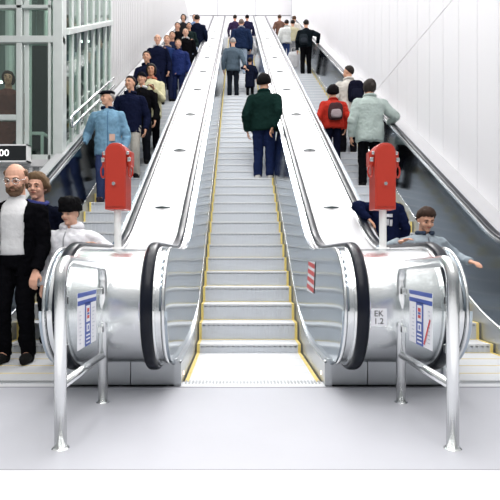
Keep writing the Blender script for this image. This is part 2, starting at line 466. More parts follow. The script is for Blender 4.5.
# ------------------------------------------------------------------ red boxes on posts
def red_box(X,Y,label,yaw):
    r=empty('red_call_box',(X,Y,.982),yaw); tag(r,label,'call box','red boxes on white posts')
    m=MB(); m.cone((0,0,0),.026,(0,0,.30),.026,16,0,True); obj('post',m,M['post_white'],r,smooth=False)
    m=MB(); m.cone((0,0,0),.05,(0,0,.012),.045,16,0,True); obj('foot_flange',m,M['white_paint'],r)
    w=.078; z0,z1=.285,.768
    pts=[(-w,z0),(w,z0),(w,z1-.075)]
    pts+=[(w,z1-.06),(w-.012,z1-.03),(w-.035,z1-.008),(w-.06,z1),(-w+.06,z1),(-w+.035,z1-.008),(-w+.012,z1-.03),(-w,z1-.06)]
    m=MB(); m.rings([[(x,-.055,z) for x,z in pts],[(x,.075,z) for x,z in pts]])
    obj('housing',m,M['red'],r,bevel=.006)
    m=MB(); q=[(x*.9,z0+.02+(z-z0)*.93) for x,z in pts]
    m.rings([[(x,-.060,z) for x,z in q],[(x,-.050,z) for x,z in q]]); d=obj('door',m,M['red'],r,bevel=.003)
    m=MB(); m.cone((-.006,-.060,z0+.185),.016,(-.006,-.074,z0+.185),.013,14,0,True); obj('lock_knob',m,M['chrome'],d,smooth=False)
    for s in (-1,1):
        m=MB(); m.box(s*w if s>0 else -w-.034, w+.034 if s>0 else -w, -.03,.05,z1-.17,z1-.055)
        b=obj('side_bracket',m,M['red'],r,bevel=.012)
        for ox,za_,zb_ in ((.008,z1-.085,z1-.06),(.02,z1-.135,z1-.105)):
            m=MB(); m.box(s*(w+ox)-.0125,s*(w+ox)+.0125,-.042,-.028,za_,zb_); obj('clip',m,M['chrome'],b,bevel=.003)
        L=[]
        for i in range(17):
            a=2*PI*i/16; L.append((s*(w+.026+.016*math.cos(a)), -.02, z1-.205+.042*math.sin(a)))
        m=MB(); m.tube(L[:-1],.006,8,closed=True); obj('pull_loop',m,M['red'],b,smooth=True)
    return r
red_box(-.875,3.80,'red box on a white post below the elderly man in light blue jacket',-.12)
red_box(1.070,3.80,'red box on a white post in front of the person in navy sweatshirt',.10)

# ------------------------------------------------------------------ guard rails with notices
def guard(X,side,label,nlabel,mirror):
    g=empty('guard_rail',(X,2.51,0)); tag(g,label,'guard rail','bent steel tube guard rails')
    D=.79; H=.905; R=.10; r=.030
    pts=[(0,0,0),(0,0,H-R)]
    for i in range(1,9):
        a=PI/2*i/8; pts.append((0,R-R*math.cos(a),H-R+R*math.sin(a)))
    pts.append((0,D-R,H-.03))
    for i in range(1,9):
        a=PI/2*i/8; pts.append((0,D-R+R*math.sin(a),H-.03-R+R*math.cos(a)))
    pts.append((0,D,0))
    obj('bent_tube',MB().tube(pts,r,16),M['chrome'],g,smooth=True)
    obj('cross_bar',MB().tube([(0,.02,.30),(0,D-.02,.30)],.024,14),M['chrome'],g,smooth=True)
    for y in (0,D):
        m=MB(); m.cone((0,y,0),.043,(0,y,.006),.036,20,0,True); obj('floor_collar',m,M['chrome'],g)
    p=MB(); p.box(-.004,.004,.05,D-.05,.36,.84); obj('clear_panel',p,M['acrylic'],g,bevel=.002)
    for y,sg in ((.045,1),(D-.045,-1)):
        for z in (.47,.71):
            m=MB(); m.box(-.016,.016,y-.03,y+.03,z-.022,z+.022); c=obj('panel_clamp',m,M['chrome'],g,bevel=.006)
            m=MB(); m.box(-.018,.018,y-.004+sg*.012,y+.004+sg*.012,z-.018,z+.018); obj('gasket',m,M['ink'],c)
    # notice taped to the panel (faces the walkway, both sides printed)
    n=empty('safety_notice',(X,2.51,0)); tag(n,nlabel,'notice','blue and white notices on the guard rails')
    fx=-side*.0075           # towards the centre
    y0,y1,z0,z1=.235,.60,.425,.730
    m=MB(); m.box(min(fx,fx-side*.002),max(fx,fx-side*.002),y0,y1,z0,z1); sh=obj('sheet',m,M['sign_white'],n)
    e=fx-side*.003
    def q(mb,u0,u1,v0,v1,mi,lift=0):     # u across sheet seen from centre, v up, both 0..1
        x=e-side*lift
        ya=y0+(y1-y0)*u0; yb=y0+(y1-y0)*u1; za=z0+(z1-z0)*v0; zb=z0+(z1-z0)*v1
        mb.add([(x,ya,za),(x,yb,za),(x,yb,zb),(x,ya,zb)],[(0,1,2,3)],mi)
    b=MB(); q(b,.0,1,.92,1,0); q(b,0,1,.78,.86,0); q(b,.36,.68,0,.80,0)
    obj('blue_print',b,M['sign_blue'],n)
    w=MB()
    q(w,.42,.62,.44,.74,0,.001); q(w,.44,.60,.26,.40,0,.001)
    for v in (.04,.11,.18): q(w,.42,.62,v,v+.03,0,.001)
    obj('white_fields',w,M['sign_white'],n)
    pc=MB()
    q(pc,.46,.58,.50,.56,0,.002); q(pc,.46,.58,.62,.69,0,.002)
    obj('red_pictogram',pc,M['sign_red'],n)
    pb=MB(); q(pb,.49,.55,.29,.37,0,.002); q(pb,.46,.58,.57,.61,0,.002); obj('blue_pictogram',pb,M['sign_blue'],n)
    t=MB()
    for u in (.08,.76):
        for i in range(9):
            v=.10+i*.07; q(t,u,u+.05+.10*random.random(),v,v+.018,0,.001)
    obj('small_print',t,M['sign_grey'],n)
    if mirror:
        l=MB(); x=e-side*.002
        l.add([(x,y0+.02,z0+.16),(x,y0+.035,z0+.165),(x,y0+.125,z0+.02),(x,y0+.11,z0+.012)],[(0,1,2,3)])
        obj('red_stripe',l,M['sign_red'],n)
guard(-.855,-1,'bent steel guard rail beside the child in white jacket','blue and white notice on the guard rail panel below the white jacketed child',False)
guard(1.045,1,'bent steel guard rail nearest the EK 1.2 sticker','blue and white notice with red diagonal stripe, nearest the EK 1.2 sticker',True)

# ------------------------------------------------------------------ setting
f=MB(); f.box(-4.2,4.2,2.26,3.68,-.1,0); struct('floor',f,M['floor'])
f=MB(); f.box(-4.2,4.2,-6.0,2.255,-.1,0); struct('floor_border',f,M['floor_pale'])
f=MB(); f.box(-9,4.2,3.685,7.6,-.14,-.035); struct('floor_under',f,M['skirt'])
f=MB(); f.box(-4.2,4.2,3.655,3.684,-.1,.0012); struct('trim_1',f,M['groove'])
f=MB(); f.box(-4.2,4.2,2.252,2.258,-.1,.001); struct('trim_2',f,M['groove'])
f=MB(); f.box(-6,6,YTOP+.1,29,ZTOP-.2,ZTOP); struct('floor_top',f,M['floor_pale'])
# side deck strips and walls
XR=2.92
for nm,xa,xb in (('trim_3',2.69,XR),('trim_4',-2.62,-2.44)):
    m=MB(); ys=[y for y in ysamples() if y>4.0]; R=[[(xa,Y,z_top(Y)-.03),(xb,Y,z_top(Y)-.03),(xb,Y,z_top(Y)+.005),(xa,Y,z_top(Y)+.005)] for Y in ys]
    m.rings(R); struct(nm,m,M['deck'])
m=MB(); R=[]
m.box(-2.52,-2.44,3.8,5.0,0,.98); m.rings([[(-2.46,Y,nose(Y)-.4),(-2.44,Y,nose(Y)-.4),(-2.44,Y,z_top(Y)-.02),(-2.46,Y,z_top(Y)-.02)] for Y in (5.0,YTOP)])
struct('trim_5',m,M['skirt'])
m=MB(); m.box(2.66,2.70,3.8,5.0,0,.98); m.rings([[(2.66,Y,nose(Y)-.4),(2.68,Y,nose(Y)-.4),(2.68,Y,z_top(Y)-.02),(2.66,Y,z_top(Y)-.02)] for Y in (5.0,YTOP)])
struct('trim_6',m,M['skirt'])
# right wall: panels with joints
w=MB(); w.box(XR+.012,XR+.3,3.2,28,-.1,17,1)
ys=[3.25]+[6.83-.52*i for i in (6,5,4,3,2,1,0)]; 
ys=[3.2+.0]; y=6.82-.52*6
while y<28: ys.append(y); y+=.52
zs=[-.1,4.40,17]
for i in range(len(ys)-1):
    for j in range(2):
        g=.007
        w.box(XR,XR+.02,ys[i]+g,ys[i+1]-g,zs[j]+g,zs[j+1]-g,0)
struct('wall_right',w,[M['white_wall'],M['groove']],bevel=0)
# back wall
w=MB(); w.box(-7,7,29.05,29.3,ZTOP-1,30,1)
x=-1.06-2.13*3
while x<6.5:
    w.box(x,x+2.13-.03,29.0,29.06,ZTOP,14.37,0); w.box(x,x+2.13-.03,29.0,29.06,14.42,30,0); x+=2.13
struct('wall_back',w,[M['white_wall'],M['groove']])
# left wall beyond the glass, fluted
w=MB(); w.box(-2.95,-2.66,10.45,29,2,ZTOP+2.6,0)
y=10.5
while y<28.8:
    w.box(-2.67,-2.650,y,y+.19,2,ZTOP+2.6,0); y+=.22
struct('wall_left',w,M['wallgrey'])
w=MB(); w.box(-2.95,-2.645,10.45,29,ZTOP+2.6,30); struct('wall_left_upper',w,M['white_wall'])

# glass enclosure on the left
FY=7.5; FX=-2.52
w=MB(); w.box(-9,FX-.02,FY+.02,FY+.2,-.1,2.22); w.box(-9,FX,FY-.05,FY+.25,2.22,2.32)
for x in (-3.55,-3.0,-2.85): w.box(x,x+.05,FY-.03,FY+.02,-.1,2.22)
struct('wall_front',w,M['wallgrey'])
w=MB(); w.box(-9,FX-.05,FY+.2,13,2.2,2.3); struct('floor_gallery',w,M['floor'])
w=MB(); w.box(-9,FX-.4,12.8,13,2.3,12); w.box(-9,FX-.05,FY+.2,13,8.0,8.2); struct('wall_gallery',w,M['dark_inside'])
w1=empty('window_1'); w1['kind']='structure'
fr=MB()
def vbar(x0,x1,y0=FY,y1=FY+.10,z0=2.32,z1=8): fr.box(x0,x1,y0,y1,z0,z1)
vbar(-2.66,FX,FY-.02,FY+.16)                 # corner column
vbar(-3.20,-3.12); vbar(-3.10,-3.03,FY+.05,FY+.16); vbar(-4.3,-4.22)
vbar(-2.74,-2.70); vbar(-5.4,-5.3)
fr.box(-9,FX,FY-.01,FY+.11,4.02,4.12); fr.box(-9,FX,FY,FY+.1,2.32,2.40); fr.box(-9,-3.2,FY,FY+.08,2.90,2.98); fr.box(-9,-2.7,FY,FY+.08,4.52,4.57)
obj('frame',fr,M['mullion'],w1,bevel=.006)
pn=MB()
for a,b in ((-9,-5.4),(-5.3,-4.3),(-4.22,-3.20),(-3.03,-2.74),(-2.70,-2.66)):
    pn.box(a,b,FY+.05,FY+.06,2.4,8)
obj('pane',pn,M['glass'],w1)
w2=empty('window_2'); w2['kind']='structure'
fr=MB(); ys_=[7.95,8.3,8.72,9.1,9.5,9.95,10.38]
for i,y in enumerate(ys_): fr.box(FX-.06,FX,y,y+(.07 if i%2 else .05),2.3,9)
pn=MB()
yy=[7.66]+ys_
for i in range(len(yy)-1): pn.box(FX-.035,FX-.025,yy[i]+.05,yy[i+1],2.3,9)
obj('frame',fr,M['mullion'],w2,bevel=.005); obj('pane',pn,M['glass'],w2)
bm_=MB()
za=lambda y:4.32+(y-7.9)*.5
bm_.rings([[(FX-.04,y,za(y)),(FX+.04,y,za(y)),(FX+.04,y,za(y)+.09),(FX-.04,y,za(y)+.09)] for y in (7.66,10.4)])
obj('sloping_beam',bm_,M['mullion'],w2,bevel=.005)
for y in (8.05,8.45,8.85,9.25,9.65,10.05):
    t=MB(); t.rings([[(FX+.0,y,za(y)-.30),(FX+.0,y+.22,za(y+.22)),(FX+.0,y,za(y))],[(FX+.03,y,za(y)-.30),(FX+.03,y+.22,za(y+.22)),(FX+.03,y,za(y))]]); obj('bracket',t,M['pipe'],w2)
zb=lambda y:2.95+(y-7.9)*.56
for dz in (0,.16): 
    obj('sloping_rail',MB().tube([(FX+.05,y,zb(y)+dz) for y in (7.75,10.4)],.022,10),M['chrome'],w2,smooth=True)
bm_=MB(); bm_.tube([(FX+.05,7.75,zb(7.75)),(FX+.05,7.70,zb(7.75)+.12),(FX+.05,7.75,zb(7.75)+.16)],.022,8); obj('rail_end',bm_,M['chrome'],w2,smooth=True)
# things behind the glass
for i,(x,y,r_,mt) in enumerate(((-3.95,9.5,.07,'mullion'),(-3.45,10.2,.06,'pipe'),(-3.62,8.9,.03,'mullion'),(-4.6,10.5,.09,'mullion'),(-3.32,9.0,.035,'mullion'),(-3.2,11.4,.08,'mullion'),(-3.0,12,.05,'mullion'),(-3.62,11.6,.06,'mullion'),(-4.2,11.9,.06,'mullion'),(-5.2,10,.06,'mullion'))):
    m=MB(); m.cone((x,y,2.3),r_,(x,y,8.0),r_,12,0,True)
    c=obj('column',m,M[mt],None); c['kind']='structure'
m=MB(); m.box(-3.50,-3.16,8.62,8.70,2.3,4.5); m.box(-4.4,-3.6,10.9,11,2.3,4.3); c=obj('partition',m,M['dark_box']); c['kind']='structure'
def cabinet(x,y,w_,d,h_,label):
    c=empty('equipment_cabinet',(x,y,2.3)); tag(c,label,'cabinet')
    m=MB(); m.box(-w_/2,w_/2,0,d,0,h_); obj('body',m,M['dark_box'],c,bevel=.01)
    m=MB(); m.box(-w_/2-.02,w_/2+.02,-.02,d,h_,h_+.05); obj('top_edge',m,M['mullion'],c,bevel=.006)
    m=MB(); m.box(-w_/2-.02,-w_/2+.02,-.03,0,0,h_); m.box(w_/2-.02,w_/2+.02,-.03,0,0,h_); obj('frame_post',m,M['mullion'],c)
cabinet(-3.07,7.85,.25,.3,.46,'low dark cabinet with pale edging behind the glass at floor level')
cabinet(-2.98,9.0,.32,.5,1.75,'tall dark cabinet standing behind the glass of the left enclosure')
def tube_lamp(x,y,z,lab):
    l=empty('tube_light',(x,y,z)); tag(l,lab,'light','tube lights behind the glass')
    m=MB(); m.cone((-.25,0,0),.02,(.25,0,0),.02,10,0,True); obj('tube',m,M['tube_lamp'],l)
    m=MB(); m.box(-.28,.28,-.03,.03,.02,.05); obj('housing',m,M['mullion'],l)
    m=MB(); m.tube([(0,0,.05),(0,0,8.0-z)],.008,6); obj('hanger',m,M['pipe'],l)
tube_lamp(-4.35,9.3,4.05,'short lit tube light behind the glass above the brown coated figure')
tube_lamp(-3.45,8.9,4.55,'short lit tube light behind the glass near the corner column')
tube_lamp(-3.0,10.8,5.4,'short lit tube light high behind the sloping beam')
# dark lettered sign
sg=empty('lit_sign',(0,0,0)); tag(sg,'black sign box with white 00 on the enclosure ledge above the bald man','sign')
m=MB(); m.box(-4.4,-2.98,FY-.17,FY-.06,2.27,2.50); obj('box',m,M['dark_box'],sg,bevel=.004)
m=MB(); 
for a in ((-4.42,-2.96,2.49,2.51),(-4.42,-2.96,2.26,2.28)): m.box(a[0],a[1],FY-.18,FY-.055,a[2],a[3])
m.box(-2.98,-2.96,FY-.18,FY-.055,2.26,2.51); obj('border',m,M['white_paint'],sg)
me=text_mesh('00',.135,extr=.002); me.transform(Matrix.Translation((-3.295,FY-.175,2.385))@Matrix.Rotation(PI/2,4,'X')@Matrix.Scale(1.1,4,(1,0,0)))
me2=link('lettering',me,M['lettering'],sg)

# ------------------------------------------------------------------ people
SKIN=(.66,.40,.29); SKIN2=(.72,.46,.35)
def ik(a, t, l1, l2, pole):
    a=Vector(a); t=Vector(t); d=t-a; L=d.length
    mx=(l1+l2)*.995
    if L>mx: t=a+d*(mx/L); d=t-a; L=mx
    L=max(L,abs(l1-l2)+.01)
    x=(l1*l1-l2*l2+L*L)/(2*L); hgt=math.sqrt(max(0,l1*l1-x*x))
    dn=d.normalized(); p=Vector(pole); p=p-dn*p.dot(dn)
    if p.length<1e-4: p=dn.orthogonal()
    return a+dn*x+p.normalized()*hgt, t
def hand(mb, w, d, side, sc, curl, palm_n):
    """palm, four unequal bent fingers and a thumb; d = direction of the hand, palm_n = way the palm faces"""
    d=d.normalized(); n=(palm_n-d*palm_n.dot(d)).normalized(); s=d.cross(n)*side   # s: towards the thumb
    c=w+d*.045*sc
    for u in (-.026,-.009,.009,.026):
        mb.cone(w+s*u*.7*sc, .014*sc, w+d*.085*sc+s*u*sc, .0125*sc, 8)
    for u,L in ((.028,.070),(.0095,.078),(-.0095,.072),(-.028,.056)):
        p=w+d*.088*sc+s*u*sc; ang=curl*.6
        d1=(d*math.cos(ang)+n*math.sin(ang)); q=p+d1*L*.5*sc
        ang2=curl*1.5; d2=(d*math.cos(ang2)+n*math.sin(ang2)); r=q+d2*L*.5*sc
        mb.cone(p,.0095*sc,q,.0088*sc,8); mb.cone(q,.0088*sc,r,.0072*sc,8)
    p=w+d*.02*sc+s*.026*sc; q=p+(d*.7+s*.6+n*.3).normalized()*.042*sc; r=q+(d*.95+n*.3+s*.05).normalized()*.030*sc
    mb.cone(p,.0125*sc,q,.0105*sc,8); mb.cone(q,.0105*sc,r,.0085*sc,8)

def person(label, X, Y, Z, h, rz=0., skin=SKIN, hair=('short',(.03,.02,.015)), top=(.03,.035,.06), hem=.47, bulk=1., legs=(.02,.022,.03),
           shoes=(.02,.02,.02), la=None, ra=None, yaw=0., pitch=0., hf=None, vx=.011, near=False, hat=None, collar=None, scarf=None,
           open_w=0., shirt=None, face=True, stance=.0, lean=0., group='people riding the escalators', curl=.7, lshift=0, cuff=None, zipper=None, legw=1., hood=False, beard=None, glasses=False, belt=False):
    rz_=rz; Rz=Matrix.Rotation(rz_,3,'Z'); Ri=Rz.transposed()
    loc=Vector((X,Y,Z))
    def tol(p): return Ri@(Vector(p)-loc)
    hf=hf or (1.0 if h>1.55 else 1.0+ (1.55-h)*.42)
    hh=.134*h*hf
    P=lambda x,y,z: Vector((x, y-max(0,z-.5*h)*lean, z))
    chin=h-hh
    sh=min(.818*h, chin-.055*h+.02)
    # joints (facing -Y; the figure's left is +X)
    S={1:P(.104*h*bulk**.5,.005,sh-.046*h), -1:P(-.104*h*bulk**.5,.005,sh-.046*h)}
    HIP={1:Vector((.052*h,0,.515*h)), -1:Vector((-.052*h,0,.515*h))}
    FT={1:Vector((.060*h,-.01+stance,.045*h)), -1:Vector((-.060*h,-.01-stance,.045*h))}
    W={}
    for s,t in ((1,la),(-1,ra)):
        W[s]=tol(t) if t is not None else P(s*.150*h*bulk**.4,-.035*h,.475*h)
    EL={}; HD={}
    for s in (1,-1):
        e,w=ik(S[s],W[s],.172*h,.150*h,(s*.55,.8,-.35)); EL[s]=e; W[s]=w
        HD[s]=(w-e).normalized()
    KN={}
    for s in (1,-1): KN[s],_=ik(HIP[s],FT[s],.238*h,.238*h,(0,-1,0))
    Hc=P(0,-.012*h,0)+Vector((0,-(h-.5*h)*0,h-.5*hh)); Hc=P(0,-.012*h,h-.5*hh)
    HR=Matrix.Rotation(yaw,3,'Z')@Matrix.Rotation(pitch,3,'X')
    k=hh/.23
    hp=lambda x,y,z: Hc+HR@(Vector((x,y,z))*k)
    # ---------- body: one continuous surface
    b=MB()
    b.ell(hp(0,.010,.020),(.076*k,.094*k,.094*k),HR); b.ell(hp(0,-.024,-.038),(.060*k,.066*k,.074*k),HR)
    b.ell(hp(0,-.066,-.094),(.026*k,.024*k,.020*k),HR); b.ell(hp(0,-.074,.022),(.052*k,.020*k,.013*k),HR)
    for s in (1,-1):
        b.ell(hp(s*.037,-.068,-.030),(.022*k,.022*k,.022*k),HR)
        b.ell(hp(s*.077,.008,-.006),(.011*k,.021*k,.032*k),HR)
        b.ell(hp(s*.012,-.098,-.027),(.010*k,.010*k,.009*k),HR)
    b.cone(hp(0,-.086,.012),.010*k,hp(0,-.108,-.026),.0135*k,10)
    b.ell(hp(0,-.086,-.056),(.026*k,.012*k,.014*k),HR)
    b.cone(hp(0,.018,-.06),.054*k,P(0,.012*h,sh-.02*h),.062*k,14)
    rg=[(.495,.080,.055),(.53,.085,.060),(.62,.072,.052),(.72,.084,.060),(.78,.088,.055),(sh/h-.005,.060,.040)]
    b.rings([[P(a*h*math.cos(2*PI*j/20), c*h*math.sin(2*PI*j/20), z*h) for j in range(20)] for z,a,c in rg])
    for s in (1,-1):
        b.cone(P(s*.04*h,.005,sh-.03*h),.03*h,S[s],.028*h); b.cone(S[s],.028*h,EL[s],.023*h); b.cone(EL[s],.023*h,W[s],.016*h)
        hand(b,W[s]+HD[s]*.004,HD[s],s,h/1.72 if h>1.4 else h/1.6,curl,Vector((-s*.9,-.25,-.2)) if (la if s>0 else ra) is None else Vector((0,0,-1)))
        b.cone(HIP[s],.038*h,KN[s],.031*h); b.cone(KN[s],.033*h,FT[s],.022*h)
        b.cone(FT[s],.024*h,FT[s]+Vector((0,-.07*h,-.022*h)),.018*h)
    body=link('person', voxel(b, .0065 if near else vx, 2), skinm(skin), None, True)
    body.location=loc; body.rotation_euler=(0,0,rz_)
    tag(body,label,'person',group)
    sd=random.random()*50
    cv=.011 if near else max(.013,vx)
    # ---------- trousers
    t=MB(); lw=legw
    t.rings([[Vector((a*h*math.cos(2*PI*j/20), c*h*math.sin(2*PI*j/20), z*h)) for j in range(20)] for z,a,c in ((.475,.088,.062),(.53,.096,.070),(.60,.088,.064))])
    for s in (1,-1):
        t.cone(HIP[s]+Vector((0,0,-.01*h)),.058*h*lw,KN[s],.043*h*lw); t.cone(KN[s],.043*h*lw,FT[s]+Vector((0,.004,-.012*h)),.036*h*lw,14,0,True)
        t.ell(KN[s],(.043*h*lw,)*3)
    link('trousers', voxel(t,cv,2,.009,9,sd,.9), cloth(legs), body, True)
    # ---------- shoes
    for s in (1,-1):
        o=MB(); a=FT[s]; zz=.028*h*.6
        o.cone(Vector((a.x,.018*h,zz)),.028*h*.6+.004,Vector((a.x+s*.006,a.y-.085*h,zz-.002)),.024*h*.6+.004)
        o.ell(Vector((a.x+s*.004,a.y-.045*h,.030*h)),(.027*h,.062*h,.024*h))
        o.cone(Vector((a.x,a.y+.008,.045*h)),.03*h,Vector((a.x,a.y,.02*h)),.03*h)
        me=voxel(o,.010,1)
        zmin=min(v.co.z for v in me.vertices)
        for v in me.vertices: v.co.z=max(v.co.z-0.0, .0)
        link('shoe', me, cloth(shoes,.5), body, True)
    # ---------- shirt under an open jacket
    def torso(mb, g, z0, zt=None):
        bl=bulk*g
        R=[(z0,.104,.076),(z0+.03,.106,.078),(max(z0+.05,.56),.104,.076),(.62,.099,.074),(.70,.105,.079),(sh/h-.062,.108,.077),(sh/h-.030,.094,.066),(sh/h-.006,.068,.052),(sh/h+.018,.043,.044)]
        mb.rings([[P(a*h*bl*math.cos(2*PI*j/24), c*h*bl*math.sin(2*PI*j/24)+.004*h, z*h) for j in range(24)] for z,a,c in R])
    if shirt:
        q=MB(); torso(q,.89,.54); q.cone(P(0,.01*h,sh),.046*h,P(0,.0,sh+.045*h),.040*h,16,0,True)
        link('shirt', voxel(q,cv,2,.003,9,sd+5), cloth(shirt), body, True)
        if belt: pass
    # ---------- jacket or coat
    j=MB(); torso(j,1.,hem); ar=bulk**.8
    for s in (1,-1):
        j.cone(P(s*.040*h,.006,sh-.020*h),.030*h*ar,S[s],.040*h*ar); j.cone(S[s],.043*h*ar,EL[s],.036*h*ar); j.cone(EL[s],.035*h*ar,W[s]-HD[s]*.004,.027*h*ar,14,0,True)
        j.ell(EL[s],(.035*h*ar,)*3)
    me=voxel(j,cv,2,.0125,7.5,sd,1.15)
    if open_w:
        bm=bmesh.new(); bm.from_mesh(me)
        dl=[f for f in bm.faces if f.normal.y<.25 and f.calc_center_median().y<0 and abs(f.calc_center_median().x)<open_w*(1 if f.calc_center_median().z<sh-.06*h else max(.5,(1)))]
        bmesh.ops.delete(bm,geom=dl,context='FACES'); bm.to_mesh(me); bm.free()
    jk=link('jacket', me, cloth(top), body, True)
    if open_w:
        so=jk.modifiers.new('s','SOLIDIFY'); so.thickness=.012; so.offset=-1
    if collar is not None or hood:
        c=MB(); R=[]
        for i in range(21 if not hood else 21):
            a=-PI/2+.25+(2*PI-.5)*i/20
            cx,cy=.050*h*math.cos(a),.050*h*math.sin(a)+.004*h
            hgt=(.030+.012*math.sin(a))*h
            R.append((P(cx,cy,sh+.018*h+hgt*.3), .015*h*(1.9 if hood else 1)*(1+.5*math.sin(a) if hood else 1)))
        c.tube([r[0] for r in R],[r[1] for r in R],10)
        link('collar', voxel(c,.009,2,.002,20,sd), cloth(collar if collar is not None else top), body, True)
    if scarf:
        c=MB(); pts=[P(.056*h*math.cos(a),.054*h*math.sin(a)-.004*h,sh+.022*h+.008*h*math.sin(a*2)) for a in [2*PI*i/20 for i in range(20)]]
        c.tube(pts,.014*h,10,closed=True); c.cone(P(-.0,-.062*h,sh+.01*h),.014*h,P(.035*h,-.080*h,sh-.055*h),.022*h)
        link('scarf', voxel(c,.009,2,.004,22,sd), cloth(scarf,.7), body, True)
    if zipper:
        bv=BVHTree.FromPolygons([v.co.copy() for v in me.vertices],[list(p.vertices) for p in me.polygons])
        L=[];R=[]
        n=26
        for i in range(n+1):
            z=(hem+.01)*h+(sh-.005*h-(hem+.01)*h)*i/n
            hit=bv.ray_cast(Vector((zipper[1],-1,z)),Vector((0,1,0)))
            if hit[0] is not None: L.append(hit[0]+Vector((0,-.002,0)))
        if len(L)>3:
            c=MB(); c.tube(L,.006,6); link('zip', c.mesh('zip'), cloth(zipper[0],.4), body, True)
    # ---------- hair
    st,hc=hair
    if st!='none':
        vs=[];fs=[]; nu,nv=(40,26) if near else (28,18)
        th_={'mop':.024,'short':.016,'fluffy':.034,'bob':.024,'bald':.010,'long':.026,'crop':.009}[st]
        for i in range(nv+1):
            th=PI*i/nv
            for jx in range(nu):
                ph=2*PI*jx/nu; d=Vector((math.sin(th)*math.cos(ph),math.sin(th)*math.sin(ph),math.cos(th)))
                f=-d.y
                if st=='mop': hl=(.30 if f>.55 else (-.30+f*1.09 if f>0 else -.30+f*.7))+noise.noise(d*9)*.22
                elif st in('short','crop'): hl=(.52 if f>.55 else (-.12+(f+.0)*1.16 if f>0 else -.12+f*.9))
                elif st=='fluffy': hl=(.50 if f>.62 else (-.48 if 0<f<.36 else (-.48+(f-.36)/.26*.96 if f>0 else -.48+f*.45)))
                elif st in('bob','long'): hl=(.48 if f>.6 else (-.95 if f<.42 else -.95+(f-.42)/.18*1.43))
                else: hl=(-.12+f*.5 if f<.18 else 9)
                mk=min(1,max(0,(d.z-hl)/.22+.5))
                if st=='bald': mk*=min(1,max(0,(.62-d.z)/.15))
                R0=1/math.sqrt((d.x/.076)**2+((d.y)/.094)**2+(d.z/.094)**2)
                if st in('short','fluffy','crop','mop') and d.z<0 and d.y>0: R0=1/math.sqrt((d.x/.074)**2+((d.y)/.092)**2+(d.z/.112)**2)
                if st=='fluffy' and d.z<0: R0=1/math.sqrt((d.x/.080)**2+((d.y)/.092)**2+(d.z/.112)**2)
                if st in('bob','long') and d.z<0: R0=1/math.sqrt((d.x/.080)**2+((d.y)/.090)**2+(d.z/(.13 if st=='bob' else .125))**2)
                nz=noise.noise(d*5+Vector((sd,0,0)))*.35+noise.noise(d*13+Vector((sd,3,0)))*.3
                r=R0*(1-mk)*.86+mk*(R0+th_*max(.75 if d.y>.1 and st!='bald' else 0, min(1,.25+mk*min(1,max(0,(d.z-hl)/.45))))*(1+nz*(1.0 if st!='crop' else .3))*(1 if st!='bald' else 1.4))
                vs.append(hp(*(d*r+Vector((0,.010,.020)))))
        for i in range(nv):
            for jx in range(nu): fs.append((i*nu+jx,(i+1)*nu+jx,(i+1)*nu+(jx+1)%nu,i*nu+(jx+1)%nu))
        c=MB(); c.add(vs,fs)
        hm=c.mesh('hair'); bm=bmesh.new(); bm.from_mesh(hm); bmesh.ops.remove_doubles(bm,verts=bm.verts,dist=.0005); bm.to_mesh(hm); bm.free()
        link('hair', hm, hairm(hc), body, True)
        if st=='long':
            c=MB(); c.cone(hp(0,.10,.03),.030*k,hp(.01,.135,-.02),.036*k); c.cone(hp(.01,.135,-.02),.036*k,hp(.015,.115,-.10),.014*k)
            link('ponytail', voxel(c,.008,1,.006,30,sd), hairm(hc), body, True)
    # ---------- hats
    if hat:
        kind,hcx=hat
        c=MB(); yo=.008
        if kind=='fur':
            c.rings([[hp(a*math.cos(2*PI*j/24), yo+b_*math.sin(2*PI*j/24), z) for j in range(24)] for z,a,b_ in ((.022,.096,.112),(.034,.108,.126),(.085,.110,.128),(.135,.106,.122),(.168,.084,.098),(.178,.03,.04))])
            link('fur_hat', voxel(c,.009,1,.010,28,sd), hairm(hcx), body, True)
        elif kind=='knit':
            c.rings([[hp(a*math.cos(2*PI*j/24), yo+b_*math.sin(2*PI*j/24), z) for j in range(24)] for z,a,b_ in ((.022,.083,.102),(.05,.087,.106),(.085,.076,.093),(.112,.05,.062),(.125,.015,.02))])
            link('knit_hat', voxel(c,.009,1,.003,30,sd), cloth(hcx), body, True)
        elif kind=='flat':
            c.ell(hp(0,.0,.078),(.102*k,.122*k,.034*k),HR@Matrix.Rotation(.12,3,'X')); c.rings([[hp(a*math.cos(2*PI*j/24), yo+b_*math.sin(2*PI*j/24), z) for j in range(24)] for z,a,b_ in ((.040,.081,.099),(.08,.086,.105))])
            c.ell(hp(0,-.105,.052),(.066*k,.050*k,.010*k),HR@Matrix.Rotation(.22,3,'X'))
            link('flat_cap', voxel(c,.008,2), cloth(hcx), body, True)
    # ---------- face
    if face:
        for s in (1,-1):
            e=MB(); e.ell(hp(s*.032,-.079,.000),(.0120*k,.009*k,.0060*k),HR,12,8,0); e.ell(hp(s*.032,-.0855,.000),(.0058*k,.004*k,.0058*k),HR,10,6,1)
            link('eye', e.mesh('eye'), [cloth((.50,.42,.38),.3),cloth((.03,.02,.015),.2)], body, True)
            e=MB(); e.tube([hp(s*.014,-.094,.022),hp(s*.032,-.095,.027),hp(s*.050,-.082,.022)],[.0035*k,.0048*k,.003*k],8)
            link('eyebrow', e.mesh('eyebrow'), hairm(hc if hair[0]!='bald' else (.25,.17,.11)), body, True)
        e=MB(); e.tube([hp(-.024,-.088,-.055),hp(-.010,-.097,-.053),hp(0,-.098,-.0545),hp(.010,-.097,-.053),hp(.024,-.088,-.055)],[.002*k,.0055*k,.006*k,.0055*k,.002*k],8)
        link('mouth', e.mesh('mouth'), skinm((.46,.17,.14)), body, True)
